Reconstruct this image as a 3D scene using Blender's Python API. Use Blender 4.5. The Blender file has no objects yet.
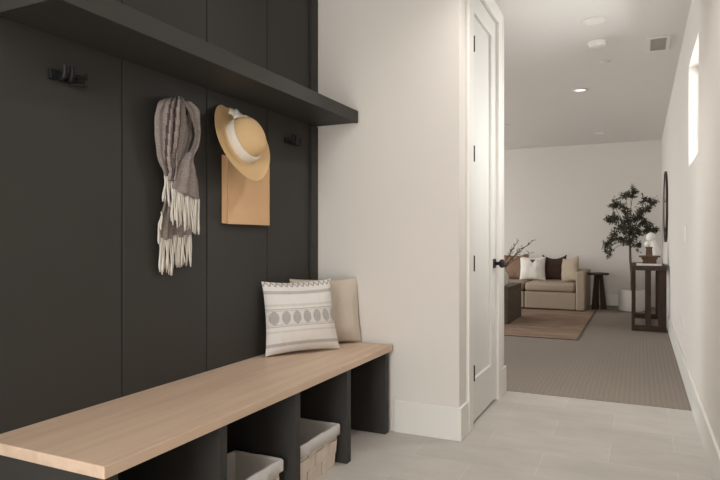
import bpy, math, random
from mathutils import Vector, Matrix, noise

random.seed(7)
scene = bpy.context.scene
COL = scene.collection
PI = math.pi
R = math.radians

# ------------------------------------------------------------------ camera model (used to size things from measurements)
F, CC, SS, HC = 595.0, 0.9048, 0.4258, 1.0


def wall_pt(u, v, X):
    t = (u - 360) / F
    d = X / (-SS + CC * t)
    return Vector((X, d * (CC + SS * t), HC + (240 - v) * d / F))


def depth_pt(u, v, Y):
    t = (u - 360) / F
    d = Y / (CC + SS * t)
    return Vector((d * (-SS + CC * t), Y, HC + (240 - v) * d / F))


# ------------------------------------------------------------------ materials
def new_mat(name):
    m = bpy.data.materials.new(name)
    m.use_nodes = True
    return m, m.node_tree, m.node_tree.nodes['Principled BSDF']


def paint(name, col, rough=0.6, var=0.03, scale=6.0, bump=0.0, bscale=300.0, metallic=0.0, spec=0.5):
    m, nt, b = new_mat(name)
    tc = nt.nodes.new('ShaderNodeTexCoord')
    n = nt.nodes.new('ShaderNodeTexNoise')
    n.inputs['Scale'].default_value = scale
    n.inputs['Detail'].default_value = 4
    nt.links.new(tc.outputs['Object'], n.inputs['Vector'])
    mix = nt.nodes.new('ShaderNodeMix'); mix.data_type = 'RGBA'
    mix.inputs['A'].default_value = tuple(max(0, c * (1 - var)) for c in col) + (1,)
    mix.inputs['B'].default_value = tuple(min(1, c * (1 + var)) for c in col) + (1,)
    nt.links.new(n.outputs['Fac'], mix.inputs['Factor'])
    nt.links.new(mix.outputs['Result'], b.inputs['Base Color'])
    b.inputs['Roughness'].default_value = rough
    b.inputs['Metallic'].default_value = metallic
    b.inputs['Specular IOR Level'].default_value = spec
    if bump > 0:
        n2 = nt.nodes.new('ShaderNodeTexNoise')
        n2.inputs['Scale'].default_value = bscale
        nt.links.new(tc.outputs['Object'], n2.inputs['Vector'])
        bp = nt.nodes.new('ShaderNodeBump')
        bp.inputs['Strength'].default_value = bump
        bp.inputs['Distance'].default_value = 0.002
        nt.links.new(n2.outputs['Fac'], bp.inputs['Height'])
        nt.links.new(bp.outputs['Normal'], b.inputs['Normal'])
    return m


def wood(name, c1, c2, stretch=(30, 1.6, 30), rough=0.5, scale=1.0, bump=0.08, spec=0.3):
    m, nt, b = new_mat(name)
    b.inputs['Specular IOR Level'].default_value = spec
    tc = nt.nodes.new('ShaderNodeTexCoord')
    mp = nt.nodes.new('ShaderNodeMapping')
    mp.inputs['Scale'].default_value = stretch
    nt.links.new(tc.outputs['Object'], mp.inputs['Vector'])
    n = nt.nodes.new('ShaderNodeTexNoise')
    n.inputs['Scale'].default_value = scale
    n.inputs['Detail'].default_value = 8
    n.inputs['Roughness'].default_value = 0.62
    n.inputs['Distortion'].default_value = 0.6
    nt.links.new(mp.outputs['Vector'], n.inputs['Vector'])
    r = nt.nodes.new('ShaderNodeValToRGB')
    r.color_ramp.elements[0].position = 0.3
    r.color_ramp.elements[0].color = c1 + (1,)
    r.color_ramp.elements[1].position = 0.72
    r.color_ramp.elements[1].color = c2 + (1,)
    nt.links.new(n.outputs['Fac'], r.inputs['Fac'])
    nt.links.new(r.outputs['Color'], b.inputs['Base Color'])
    b.inputs['Roughness'].default_value = rough
    bp = nt.nodes.new('ShaderNodeBump')
    bp.inputs['Strength'].default_value = bump
    bp.inputs['Distance'].default_value = 0.002
    nt.links.new(n.outputs['Fac'], bp.inputs['Height'])
    nt.links.new(bp.outputs['Normal'], b.inputs['Normal'])
    return m


def attr_cloth(name, rough=0.9, var=0.16, scale=350.0, bump=0.25):
    """cloth whose woven pattern is a colour attribute, with a fine thread noise over it"""
    m, nt, b = new_mat(name)
    a = nt.nodes.new('ShaderNodeAttribute'); a.attribute_name = 'Col'
    tc = nt.nodes.new('ShaderNodeTexCoord')
    n = nt.nodes.new('ShaderNodeTexNoise')
    n.inputs['Scale'].default_value = scale
    n.inputs['Detail'].default_value = 3
    nt.links.new(tc.outputs['Object'], n.inputs['Vector'])
    mr = nt.nodes.new('ShaderNodeMapRange')
    mr.inputs['From Min'].default_value = 0.3
    mr.inputs['From Max'].default_value = 0.7
    mr.inputs['To Min'].default_value = 1 - var
    mr.inputs['To Max'].default_value = 1 + var
    nt.links.new(n.outputs['Fac'], mr.inputs['Value'])
    mul = nt.nodes.new('ShaderNodeVectorMath'); mul.operation = 'SCALE'
    nt.links.new(a.outputs['Color'], mul.inputs[0])
    nt.links.new(mr.outputs['Result'], mul.inputs['Scale'])
    nt.links.new(mul.outputs['Vector'], b.inputs['Base Color'])
    b.inputs['Roughness'].default_value = rough
    b.inputs['Specular IOR Level'].default_value = 0.15
    bp = nt.nodes.new('ShaderNodeBump')
    bp.inputs['Strength'].default_value = bump
    bp.inputs['Distance'].default_value = 0.002
    nt.links.new(n.outputs['Fac'], bp.inputs['Height'])
    nt.links.new(bp.outputs['Normal'], b.inputs['Normal'])
    return m


def emit(name, col, strength):
    m, nt, b = new_mat(name)
    b.inputs['Base Color'].default_value = col + (1,)
    b.inputs['Emission Color'].default_value = col + (1,)
    b.inputs['Emission Strength'].default_value = strength
    return m


def tile_mat():
    m, nt, b = new_mat('floor_tile')
    tc = nt.nodes.new('ShaderNodeTexCoord')
    mp = nt.nodes.new('ShaderNodeMapping')
    mp.inputs['Location'].default_value = (0.13, -3.72 + 0.277 * 14, 0)
    nt.links.new(tc.outputs['Object'], mp.inputs['Vector'])
    br = nt.nodes.new('ShaderNodeTexBrick')
    br.inputs['Scale'].default_value = 1.0
    br.inputs['Brick Width'].default_value = 0.554
    br.inputs['Row Height'].default_value = 0.277
    br.inputs['Mortar Size'].default_value = 0.0022
    br.inputs['Mortar Smooth'].default_value = 0.2
    br.inputs['Bias'].default_value = 0.0
    br.inputs['Color1'].default_value = (0.44, 0.41, 0.375, 1)
    br.inputs['Color2'].default_value = (0.48, 0.45, 0.41, 1)
    br.inputs['Mortar'].default_value = (0.52, 0.49, 0.45, 1)
    nt.links.new(mp.outputs['Vector'], br.inputs['Vector'])
    n = nt.nodes.new('ShaderNodeTexNoise')
    n.inputs['Scale'].default_value = 3.2
    n.inputs['Detail'].default_value = 7
    n.inputs['Roughness'].default_value = 0.65
    mp2 = nt.nodes.new('ShaderNodeMapping'); mp2.inputs['Scale'].default_value = (1, 2.2, 1)
    nt.links.new(tc.outputs['Object'], mp2.inputs['Vector'])
    nt.links.new(mp2.outputs['Vector'], n.inputs['Vector'])
    mr = nt.nodes.new('ShaderNodeMapRange')
    mr.inputs['From Min'].default_value = 0.3
    mr.inputs['From Max'].default_value = 0.7
    mr.inputs['To Min'].default_value = 0.92
    mr.inputs['To Max'].default_value = 1.08
    nt.links.new(n.outputs['Fac'], mr.inputs['Value'])
    mul = nt.nodes.new('ShaderNodeVectorMath'); mul.operation = 'SCALE'
    nt.links.new(br.outputs['Color'], mul.inputs[0])
    nt.links.new(mr.outputs['Result'], mul.inputs['Scale'])
    nt.links.new(mul.outputs['Vector'], b.inputs['Base Color'])
    b.inputs['Roughness'].default_value = 0.5
    b.inputs['Specular IOR Level'].default_value = 0.35
    return m


def carpet_mat():
    m, nt, b = new_mat('ribbed_carpet')
    tc = nt.nodes.new('ShaderNodeTexCoord')
    w = nt.nodes.new('ShaderNodeTexWave')
    w.wave_type = 'BANDS'; w.bands_direction = 'X'
    w.inputs['Scale'].default_value = 10.5
    w.inputs['Distortion'].default_value = 1.2
    w.inputs['Detail'].default_value = 2
    w.inputs['Detail Scale'].default_value = 6
    nt.links.new(tc.outputs['Object'], w.inputs['Vector'])
    n = nt.nodes.new('ShaderNodeTexNoise')
    n.inputs['Scale'].default_value = 60
    n.inputs['Detail'].default_value = 4
    mp = nt.nodes.new('ShaderNodeMapping'); mp.inputs['Scale'].default_value = (1.6, 0.7, 1)
    nt.links.new(tc.outputs['Object'], mp.inputs['Vector'])
    nt.links.new(mp.outputs['Vector'], n.inputs['Vector'])
    ad = nt.nodes.new('ShaderNodeMath'); ad.operation = 'MULTIPLY_ADD'
    ad.inputs[1].default_value = 0.45
    nt.links.new(w.outputs['Fac'], ad.inputs[0])
    nt.links.new(n.outputs['Fac'], ad.inputs[2])
    r = nt.nodes.new('ShaderNodeValToRGB')
    r.color_ramp.elements[0].position = 0.35
    r.color_ramp.elements[0].color = (0.222, 0.188, 0.157, 1)
    r.color_ramp.elements[1].position = 0.95
    r.color_ramp.elements[1].color = (0.252, 0.215, 0.181, 1)
    nt.links.new(ad.outputs[0], r.inputs['Fac'])
    nt.links.new(r.outputs['Color'], b.inputs['Base Color'])
    b.inputs['Roughness'].default_value = 0.95
    b.inputs['Specular IOR Level'].default_value = 0.1
    bp = nt.nodes.new('ShaderNodeBump')
    bp.inputs['Strength'].default_value = 0.5
    bp.inputs['Distance'].default_value = 0.0025
    nt.links.new(ad.outputs[0], bp.inputs['Height'])
    nt.links.new(bp.outputs['Normal'], b.inputs['Normal'])
    return m


def rug_mat():
    m, nt, b = new_mat('faded_rug')
    tc = nt.nodes.new('ShaderNodeTexCoord')
    mp = nt.nodes.new('ShaderNodeMapping'); mp.inputs['Scale'].default_value = (0.9, 2.6, 1)
    nt.links.new(tc.outputs['Object'], mp.inputs['Vector'])
    n = nt.nodes.new('ShaderNodeTexNoise')
    n.inputs['Scale'].default_value = 2.4
    n.inputs['Detail'].default_value = 7
    n.inputs['Roughness'].default_value = 0.7
    nt.links.new(mp.outputs['Vector'], n.inputs['Vector'])
    r = nt.nodes.new('ShaderNodeValToRGB')
    r.color_ramp.elements[0].position = 0.33
    r.color_ramp.elements[0].color = (0.22, 0.125, 0.09, 1)
    r.color_ramp.elements[1].position = 0.68
    r.color_ramp.elements[1].color = (0.32, 0.25, 0.19, 1)
    e = r.color_ramp.elements.new(0.5); e.color = (0.25, 0.175, 0.13, 1)
    nt.links.new(n.outputs['Fac'], r.inputs['Fac'])
    nt.links.new(r.outputs['Color'], b.inputs['Base Color'])
    b.inputs['Roughness'].default_value = 0.95
    b.inputs['Specular IOR Level'].default_value = 0.1
    return m


def glass_mat():
    m = bpy.data.materials.new('window_glass')
    m.use_nodes = True
    nt = m.node_tree
    nt.nodes.remove(nt.nodes['Principled BSDF'])
    out = nt.nodes['Material Output']
    t = nt.nodes.new('ShaderNodeBsdfTransparent')
    g = nt.nodes.new('ShaderNodeBsdfGlossy'); g.inputs['Roughness'].default_value = 0.02
    fr = nt.nodes.new('ShaderNodeFresnel'); fr.inputs['IOR'].default_value = 1.3
    mx = nt.nodes.new('ShaderNodeMixShader')
    nt.links.new(fr.outputs[0], mx.inputs[0])
    nt.links.new(t.outputs[0], mx.inputs[1])
    nt.links.new(g.outputs[0], mx.inputs[2])
    nt.links.new(mx.outputs[0], out.inputs['Surface'])
    return m


M = {}
M['wall'] = paint('wall_paint', (0.66, 0.62, 0.575), 0.85, 0.012, 2.0, 0.08, 180, spec=0.2)
M['ceil'] = paint('ceiling_paint', (0.745, 0.72, 0.685), 0.9, 0.012, 2.0, spec=0.1)
M['trim'] = paint('trim_paint', (0.70, 0.675, 0.63), 0.42, 0.01, 3.0)
M['door'] = paint('door_paint', (0.66, 0.645, 0.61), 0.4, 0.01, 3.0)
M['dark'] = paint('charcoal_paint', (0.043, 0.0405, 0.0365), 0.55, 0.06, 5.0, 0.05, 400, spec=0.18)
M['black'] = paint('black_metal', (0.008, 0.008, 0.008), 0.5, 0.1, 20, metallic=0.0, spec=0.3)
M['oak'] = wood('oak_bench', (0.535, 0.385, 0.280), (0.675, 0.505, 0.38), (16, 1.1, 16), 0.48, 1.3)
M['oak_end'] = wood('oak_end', (0.46, 0.33, 0.23), (0.56, 0.41, 0.29), (3, 26, 26), 0.5, 1.3)
M['tile'] = tile_mat()
M['carpet'] = carpet_mat()
M['rug'] = rug_mat()
M['rug_edge'] = paint('rug_binding', (0.10, 0.055, 0.035), 0.9, 0.2, 60)
M['glass'] = glass_mat()
M['cloth'] = attr_cloth('patterned_cloth', 0.92, 0.07, 420, 0.2)
M['scarf'] = attr_cloth('heather_wool', 0.95, 0.30, 260, 0.5)
M['fringe'] = paint('cream_yarn', (0.63, 0.585, 0.52), 0.95, 0.12, 90, spec=0.1)
M['straw'] = paint('tan_felt_straw', (0.57, 0.385, 0.20), 0.75, 0.07, 140, 0.25, 500, spec=0.2)
M['ribbon'] = paint('white_ribbon', (0.66, 0.60, 0.52), 0.8, 0.08, 60, 0.2, 200, spec=0.2)
M['kraft'] = paint('kraft_paper', (0.66, 0.42, 0.235), 0.8, 0.05, 14, 0.15, 40, spec=0.2)
M['chip'] = wood('whitewashed_chip', (0.56, 0.46, 0.38), (0.72, 0.63, 0.54), (10, 10, 2), 0.8, 3.0, 0.2)
M['chip_gap'] = paint('chip_shadow_wood', (0.20, 0.14, 0.10), 0.9)
M['liner'] = paint('grey_linen', (0.58, 0.555, 0.53), 0.95, 0.06, 60, 0.3, 300, spec=0.1)
M['sofa'] = paint('sofa_linen', (0.36, 0.285, 0.22), 0.95, 0.06, 50, 0.25, 300, spec=0.1)
M['walnut'] = wood('dark_walnut', (0.028, 0.018, 0.013), (0.062, 0.040, 0.028), (22, 22, 2.5), 0.6, 1.4, 0.08, 0.12)
M['walnut_y'] = wood('dark_walnut_top', (0.032, 0.021, 0.015), (0.068, 0.045, 0.032), (22, 2.5, 22), 0.55, 1.4, 0.08, 0.2)
M['table'] = wood('weathered_brown_wood', (0.075, 0.056, 0.042), (0.125, 0.097, 0.075), (14, 2.5, 14), 0.6, 1.4, 0.08, 0.15)
M['pot'] = paint('white_ceramic', (0.62, 0.585, 0.54), 0.55, 0.03, 8)
M['plaster'] = paint('white_plaster', (0.78, 0.75, 0.70), 0.7, 0.04, 30)
M['soil'] = paint('potting_soil', (0.05, 0.035, 0.025), 1.0, 0.4, 60, 0.6, 120)
M['bark'] = paint('olive_bark', (0.085, 0.065, 0.048), 0.95, 0.3, 40, 0.5, 80)
M['leaf'] = paint('olive_leaf', (0.056, 0.056, 0.038), 0.7, 0.45, 25, spec=0.2)
M['twig'] = paint('dry_twig', (0.12, 0.075, 0.05), 0.9, 0.3, 40)
M['carved'] = wood('carved_brown_wood', (0.085, 0.045, 0.03), (0.17, 0.095, 0.06), (10, 10, 3), 0.6, 2.0)
M['mirror'] = paint('mirror_glass', (0.85, 0.85, 0.84), 0.03, 0.0, metallic=1.0)
M['bronze'] = paint('dark_bronze', (0.05, 0.04, 0.033), 0.45, 0.15, 20, metallic=0.6)
M['plastic'] = paint('white_plastic', (0.74, 0.72, 0.68), 0.4, 0.01)
M['vent_dark'] = paint('vent_grey', (0.58, 0.56, 0.53), 0.7, 0.02)
M['lamp'] = emit('lamp_lens', (0.72, 0.70, 0.66), 0.12)
M['lamp_lit'] = emit('lamp_lens_bright', (1.0, 0.96, 0.9), 0.8)
M['outside'] = paint('outdoor_ground', (0.4, 0.4, 0.36), 1.0, 0.1, 3)


# ------------------------------------------------------------------ mesh builder
class MB:
    def __init__(self):
        self.v, self.f, self.c = [], [], []
        self.fm = []

    def add(self, verts, faces, col=None, mi=0):
        o = len(self.v)
        self.v += [Vector(p) for p in verts]
        self.f += [tuple(i + o for i in f) for f in faces]
        self.fm += [mi] * len(faces)
        self.c += (list(col) if isinstance(col, list) else [col or (1, 1, 1)] * len(verts))
        return self

    def box(self, x0, x1, y0, y1, z0, z1, mi=0):
        p = [(x, y, z) for z in (z0, z1) for y in (y0, y1) for x in (x0, x1)]
        return self.add(p, [(0, 2, 3, 1), (4, 5, 7, 6), (0, 1, 5, 4), (2, 6, 7, 3), (0, 4, 6, 2), (1, 3, 7, 5)], mi=mi)

    def hexa(self, bottom, top, mi=0):
        """bottom, top: four points each, counter-clockwise seen from above"""
        return self.add(list(bottom) + list(top),
                        [(3, 2, 1, 0), (4, 5, 6, 7), (0, 1, 5, 4), (1, 2, 6, 5), (2, 3, 7, 6), (3, 0, 4, 7)], mi=mi)

    def tube(self, pts, rad, n=8, cap=True, flat=1.0, mi=0):
        pts = [Vector(p) for p in pts]
        if not isinstance(rad, (list, tuple)):
            rad = [rad] * len(pts)
        vs, fs = [], []
        a = None
        for i, p in enumerate(pts):
            d = (pts[min(i + 1, len(pts) - 1)] - pts[max(i - 1, 0)])
            d = d.normalized() if d.length > 1e-9 else Vector((0, 0, 1))
            if a is None:
                a = d.orthogonal().normalized()
            else:
                a = (a - d * a.dot(d))
                a = a.normalized() if a.length > 1e-6 else d.orthogonal().normalized()
            b = d.cross(a)
            for k in range(n):
                t = 2 * PI * k / n
                vs.append(p + a * (rad[i] * math.cos(t)) + b * (rad[i] * flat * math.sin(t)))
        for i in range(len(pts) - 1):
            for k in range(n):
                k2 = (k + 1) % n
                fs.append((i * n + k, i * n + k2, (i + 1) * n + k2, (i + 1) * n + k))
        if cap:
            fs.append(tuple(reversed(range(n))))
            fs.append(tuple(range((len(pts) - 1) * n, len(pts) * n)))
        return self.add(vs, fs, mi=mi)

    def lathe(self, prof, mat=None, n=32, mi=0):
        """prof: (radius, height) pairs, spun about local Z, moved by the matrix"""
        vs, fs = [], []
        mat = mat or Matrix()
        for r, z in prof:
            for k in range(n):
                t = 2 * PI * k / n
                vs.append(mat @ Vector((r * math.cos(t), r * math.sin(t), z)))
        for i in range(len(prof) - 1):
            for k in range(n):
                k2 = (k + 1) % n
                fs.append((i * n + k, i * n + k2, (i + 1) * n + k2, (i + 1) * n + k))
        if prof[0][0] > 1e-6:
            fs.append(tuple(reversed(range(n))))
        if prof[-1][0] > 1e-6:
            fs.append(tuple(range((len(prof) - 1) * n, len(prof) * n)))
        return self.add(vs, fs, mi=mi)

    def grid(self, fn, nu, nv, colfn=None, closed_u=False):
        vs, cs, fs = [], [], []
        for j in range(nv + 1):
            for i in range(nu + 1):
                vs.append(fn(i / nu, j / nv))
                cs.append(colfn(i / nu, j / nv) if colfn else (1, 1, 1))
        for j in range(nv):
            for i in range(nu):
                a = j * (nu + 1) + i
                fs.append((a, a + 1, a + nu + 2, a + nu + 1))
        return self.add(vs, fs, cs)

    def build(self, name, mat, parent=None, smooth=False, bevel=0.0, seg=2, solid=0.0, sharp=None, color=False, sub=0,
              label=None, kind=None, origin=None):
        me = bpy.data.meshes.new(name)
        base = Vector((0, 0, 0))
        if parent is not None:
            p = parent
            while p is not None:
                base += p.location
                p = p.parent
        elif origin is not None:
            base = Vector(origin)
        me.from_pydata([tuple(v - base) for v in self.v], [], self.f)
        mats = mat if isinstance(mat, list) else [mat]
        for m in mats:
            me.materials.append(m)
        if len(mats) > 1:
            for p_, i in zip(me.polygons, self.fm):
                p_.material_index = i
        if color:
            at = me.attributes.new('Col', 'FLOAT_COLOR', 'POINT')
            for i, c in enumerate(self.c):
                at.data[i].color = (c[0], c[1], c[2], 1)
        if smooth:
            for p_ in me.polygons:
                p_.use_smooth = True
            if sharp:
                me.set_sharp_from_angle(angle=R(sharp))
        me.validate()
        me.update()
        o = bpy.data.objects.new(name, me)
        COL.objects.link(o)
        if parent is not None:
            o.parent = parent
        elif origin is not None:
            o.location = base
        if solid:
            s = o.modifiers.new('solid', 'SOLIDIFY'); s.thickness = solid; s.offset = 0
        if bevel:
            b = o.modifiers.new('bevel', 'BEVEL'); b.width = bevel; b.segments = seg; b.limit_method = 'ANGLE'
            b.angle_limit = R(40)
        if sub:
            s = o.modifiers.new('sub', 'SUBSURF'); s.levels = sub; s.render_levels = sub
        if label:
            o['label'] = label
        if kind:
            o['kind'] = kind
        return o


def thing(name, label, cat, loc, group=None):
    o = bpy.data.objects.new(name, None)
    o.empty_display_size = 0.1
    COL.objects.link(o)
    o.location = loc
    o['label'] = label
    o['category'] = cat
    if group:
        o['group'] = group
    return o


def tag(o, label, cat, group=None):
    o['label'] = label
    o['category'] = cat
    if group:
        o['group'] = group
    return o


def struct(o):
    o['kind'] = 'structure'
    return o


def structure_root(name, loc):
    o = bpy.data.objects.new(name, None)
    COL.objects.link(o)
    o.location = loc
    o['kind'] = 'structure'
    return o


def box(*a):
    return MB().box(*a)


def copy_thing(root, loc, label):
    r = root.copy(); COL.objects.link(r); r.location = loc; r['label'] = label
    for ch in list(root.children):
        c = ch.copy(); COL.objects.link(c); c.parent = r
        for g in list(ch.children):
            d = g.copy(); COL.objects.link(d); d.parent = c
    return r


# ------------------------------------------------------------------ room shell
XR = 0.288            # right wall face
XP = -1.63            # panelled wall face
XL = -1.645           # plaster behind the panels
YM = 2.893            # wall at the end of the bench
XD = -0.815           # wall that holds the closet door
YE = 3.975            # end of that wall, where the living room opens
YB = 9.84             # back wall
ZC = 2.48
YF = -2.4             # wall behind the camera
XW = -5.2             # far left wall of the living room
YC = 3.980            # tile meets carpet

struct(box(XL - 0.15, XR + 0.15, YF - 0.15, YC, -0.1, 0).build('floor', M['tile']))
struct(box(XW - 0.15, XR + 0.15, YC, YB + 0.15, -0.1, 0.004).build('floor_carpet', M['carpet']))
struct(box(XW - 0.15, XR + 0.15, YF - 0.15, YB + 0.15, ZC, ZC + 0.12).build('ceiling', M['ceil']))

# right wall, with the high window
WY0, WY1, WZ0, WZ1 = 3.70, 4.43, 1.475, 2.13
w = MB()
w.box(XR, XR + 0.15, YF - 0.15, WY0, 0, ZC)
w.box(XR, XR + 0.15, WY1, YB + 0.15, 0, ZC)
w.box(XR, XR + 0.15, WY0, WY1, 0, WZ0)
w.box(XR, XR + 0.15, WY0, WY1, WZ1, ZC)
struct(w.build('wall_right', M['wall']))
wr = structure_root('window_1', (XR + 0.1, (WY0 + WY1) / 2, WZ0))
fr = MB()
fr.box(XR + 0.09, XR + 0.14, WY0, WY0 + 0.035, WZ0, WZ1)
fr.box(XR + 0.09, XR + 0.14, WY1 - 0.035, WY1, WZ0, WZ1)
fr.box(XR + 0.09, XR + 0.14, WY0 + 0.035, WY1 - 0.035, WZ0, WZ0 + 0.035)
fr.box(XR + 0.09, XR + 0.14, WY0 + 0.035, WY1 - 0.035, WZ1 - 0.035, WZ1)
fr.build('window_frame', M['plastic'], wr)
box(XR + 0.112, XR + 0.118, WY0 + 0.034, WY1 - 0.034, WZ0 + 0.034, WZ1 - 0.034).build('window_pane', M['glass'], wr)

struct(box(XW - 0.15, XR + 0.15, YB, YB + 0.15, 0, ZC).build('wall_back', M['wall']))
struct(box(XL - 0.15, XL, YF - 0.15, YM, 0, ZC).build('wall_left', M['wall']))

# wall behind the camera with a glazed door opening
w = MB()
w.box(XL - 0.15, -1.35, YF - 0.15, YF, 0, ZC)
w.box(0.0, XR + 0.15, YF - 0.15, YF, 0, ZC)
w.box(-1.35, 0.0, YF - 0.15, YF, 2.2, ZC)
struct(w.build('wall_front', M['wall']))

# wall at the end of the bench, wall with the closet door, wall facing the living room
DY0, DY1, DZ = 3.105, 3.735, 2.36
struct(box(XL - 0.15, XD, YM, YM + 0.11, 0, ZC).build('wall_bench_end', M['wall']))
w = MB()
w.box(XD - 0.11, XD, YM + 0.11, DY0, 0, ZC)
w.box(XD - 0.11, XD, DY1, YE - 0.11, 0, ZC)
w.box(XD - 0.11, XD, DY0, DY1, DZ, ZC)
struct(w.build('wall_door', M['wall']))
struct(box(XW - 0.15, XD, YE - 0.11, YE, 0, ZC).build('wall_living', M['wall']))

# living-room left wall with a wide window
w = MB()
w.box(XW - 0.15, XW, YE, 5.0, 0, ZC)
w.box(XW - 0.15, XW, 8.8, YB, 0, ZC)
w.box(XW - 0.15, XW, 5.0, 8.8, 0, 0.5)
w.box(XW - 0.15, XW, 5.0, 8.8, 2.15, ZC)
struct(w.build('wall_far_left', M['wall']))

# baseboards
BH, BT = 0.166, 0.014
YM0 = YM - BT


def base_profile(x0, x1, y0, y1):
    return MB().box(x0, x1, y0, y1, 0.0, BH)


struct(base_profile(-1.158, XD + BT, YM0, YM).build('baseboard_bench_end', M['trim'], bevel=0.003))
m = MB(); m.box(XD, XD + BT, YM, 3.02, 0, BH)
struct(m.build('baseboard_door_near', M['trim'], bevel=0.003))
m = MB(); m.box(XD, XD + BT, 3.83, YE + BT, 0, BH)
struct(m.build('baseboard_door_far', M['trim'], bevel=0.003))
struct(base_profile(XR - BT, XR, YF, YB).build('baseboard_right', M['trim'], bevel=0.003))
struct(base_profile(XW, XR - BT, YB - BT, YB).build('baseboard_back', M['trim'], bevel=0.003))

# closet door with casing
m = MB()
CT = 0.018
m.box(XD, XD + CT, 3.02, DY0 + 0.004, 0, DZ + 0.09)
m.box(XD, XD + CT, DY1 - 0.004, 3.83, 0, DZ + 0.09)
m.box(XD, XD + CT, DY0 + 0.004, DY1 - 0.004, DZ - 0.004, DZ + 0.09)
m.box(XD - 0.11, XD - 0.0, DY0 - 0.0, DY0 + 0.004, 0, DZ)
m.box(XD - 0.11, XD - 0.0, DY1 - 0.004, DY1, 0, DZ)
struct(m.build('trim_1', M['trim'], bevel=0.003))
dr = structure_root('door_1', (XD, DY0, 0))
LX0, LX1 = XD - 0.035, XD - 0.002
ly0, ly1, lz0, lz1 = DY0 + 0.0065, DY1 - 0.0065, 0.014, DZ - 0.004
st = 0.115
m = MB()
m.box(LX0, LX1, ly0, ly0 + st * 0.75, lz0, lz1)
m.box(LX0, LX1, ly1 - st, ly1, lz0, lz1)
m.box(LX0, LX1, ly0 + st * 0.75, ly1 - st, lz0, 0.24)
m.box(LX0, LX1, ly0 + st * 0.75, ly1 - st, lz1 - 0.115, lz1)
m.box(LX0 + 0.006, LX1 - 0.016, ly0 + st * 0.75, ly1 - st, 0.24, lz1 - 0.115)
m.build('door_leaf', M['door'], dr, bevel=0.0015)
for z in (0.29, 0.875, 1.46, 2.045):
    hm = MB()
    hm.tube([(XD + 0.014, DY0 + 0.021, z - 0.042), (XD + 0.014, DY0 + 0.021, z + 0.042)], 0.0065, 12)
    hm.box(XD - 0.003, XD + 0.014, DY0 + 0.019, DY0 + 0.023, z - 0.042, z + 0.042)
    hm.box(XD - 0.003, XD + 0.0005, DY0 + 0.023, DY0 + 0.034, z - 0.042, z + 0.042)
    hm.build('hinge', M['black'], dr, smooth=True, sharp=40, label='black barrel hinge')
KY, KZ = ly1 - 0.045, 0.855
m = MB()
m.box(LX1 - 0.001, LX1 + 0.008, KY - 0.028, KY + 0.028, KZ - 0.028, KZ + 0.028)
ro = m.build('rosette', M['black'], dr, bevel=0.002, label='square black rosette')
m = MB()
m.lathe([(0.0, -0.008), (0.011, -0.008), (0.010, 0.022), (0.014, 0.026), (0.024, 0.032), (0.0265, 0.042), (0.025, 0.052), (0.018, 0.056), (0.0, 0.057)],
        Matrix.Translation((LX1 + 0.006, KY, KZ)) @ Matrix.Rotation(PI / 2, 4, 'Y'), 24)
m.build('door_knob', M['black'], dr, smooth=True, sharp=50, label='round black knob')

# ------------------------------------------------------------------ panelled wall and shelf
BZ, SZ0, SZ1 = 0.455, 1.627, 1.691
pr = thing('wall_panel', 'charcoal vertical board panelling on the wall behind the bench', 'wall panelling', (XL, 2.0, 0))
m = MB()
edges = [0.42, 0.628, 1.075, 1.521, 1.968, 2.411, 2.812]
GAP = 0.0028
for a, b in zip(edges, edges[1:]):
    m.box(XP - 0.010, XP, a + GAP, b - GAP, 0, ZC - 0.002)
m.box(XL + 0.001, XP - 0.006, edges[0], YM - 0.001, 0, ZC - 0.002)
bo = m.build('boards', M['dark'], pr, bevel=0.0015)
for za, zb in ((BZ + 0.001, SZ0 - 0.001), (SZ1 + 0.001, ZC - 0.002)):
    box(XP - 0.006, XP + 0.012, 2.822, YM - 0.001, za, zb).build('edge_stile', M['dark'], pr, bevel=0.0015)

SXF = -1.367
SY0, SY1 = 1.06, YM - 0.012
sh = thing('wall_shelf', 'long charcoal shelf with deep front edge above the hooks', 'shelf', (XP, 2.0, SZ0))
box(XP + 0.001, SXF - 0.02, SY0 + 0.02, SY1, SZ0 + 0.002, SZ1 - 0.006).build('shelf_board', M['dark'], sh, bevel=0.001)
m = MB()
m.box(SXF - 0.02, SXF, SY0, SY1, SZ0, SZ1)
m.box(XP + 0.001, SXF - 0.02, SY0, SY0 + 0.02, SZ0, SZ1)
m.build('fascia', M['dark'], sh, bevel=0.0015)

# ------------------------------------------------------------------ hooks
HKZ = 1.505


def make_hook(loc, label):
    h = thing('coat_hook', label, 'coat hook', loc, 'black double coat hooks on the panelling')
    x, y, z = loc
    box(x + 0.0005, x + 0.012, y - 0.05, y + 0.05, z - 0.014, z + 0.016).build('back_plate', M['black'], h, bevel=0.002)
    for dy in (-0.020, 0.006):
        m = MB()
        yy = y + dy
        m.tube([(x + 0.010, yy, z - 0.006), (x + 0.026, yy, z - 0.010), (x + 0.034, yy, z - 0.004), (x + 0.037, yy, z + 0.008), (x + 0.037, yy, z + 0.032)],
               [0.007, 0.007, 0.007, 0.0065, 0.007], 8)
        m.build('prong', M['black'], h, smooth=True, sharp=50)
    for dz in (0.010, -0.014):
        m = MB()
        m.tube([(x + 0.010, y + 0.03, z + dz), (x + 0.022, y + 0.036, z + dz), (x + 0.026, y + 0.06, z + dz), (x + 0.026, y + 0.070, z + dz)], [0.0055, 0.0055, 0.005, 0.0055], 8)
        m.tube([(x + 0.026, y + 0.068, z + dz - 0.004), (x + 0.026, y + 0.068, z + dz + 0.016)], 0.006, 8)
        m.build('side_peg', M['black'], h, smooth=True, sharp=50)
    return h


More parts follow.
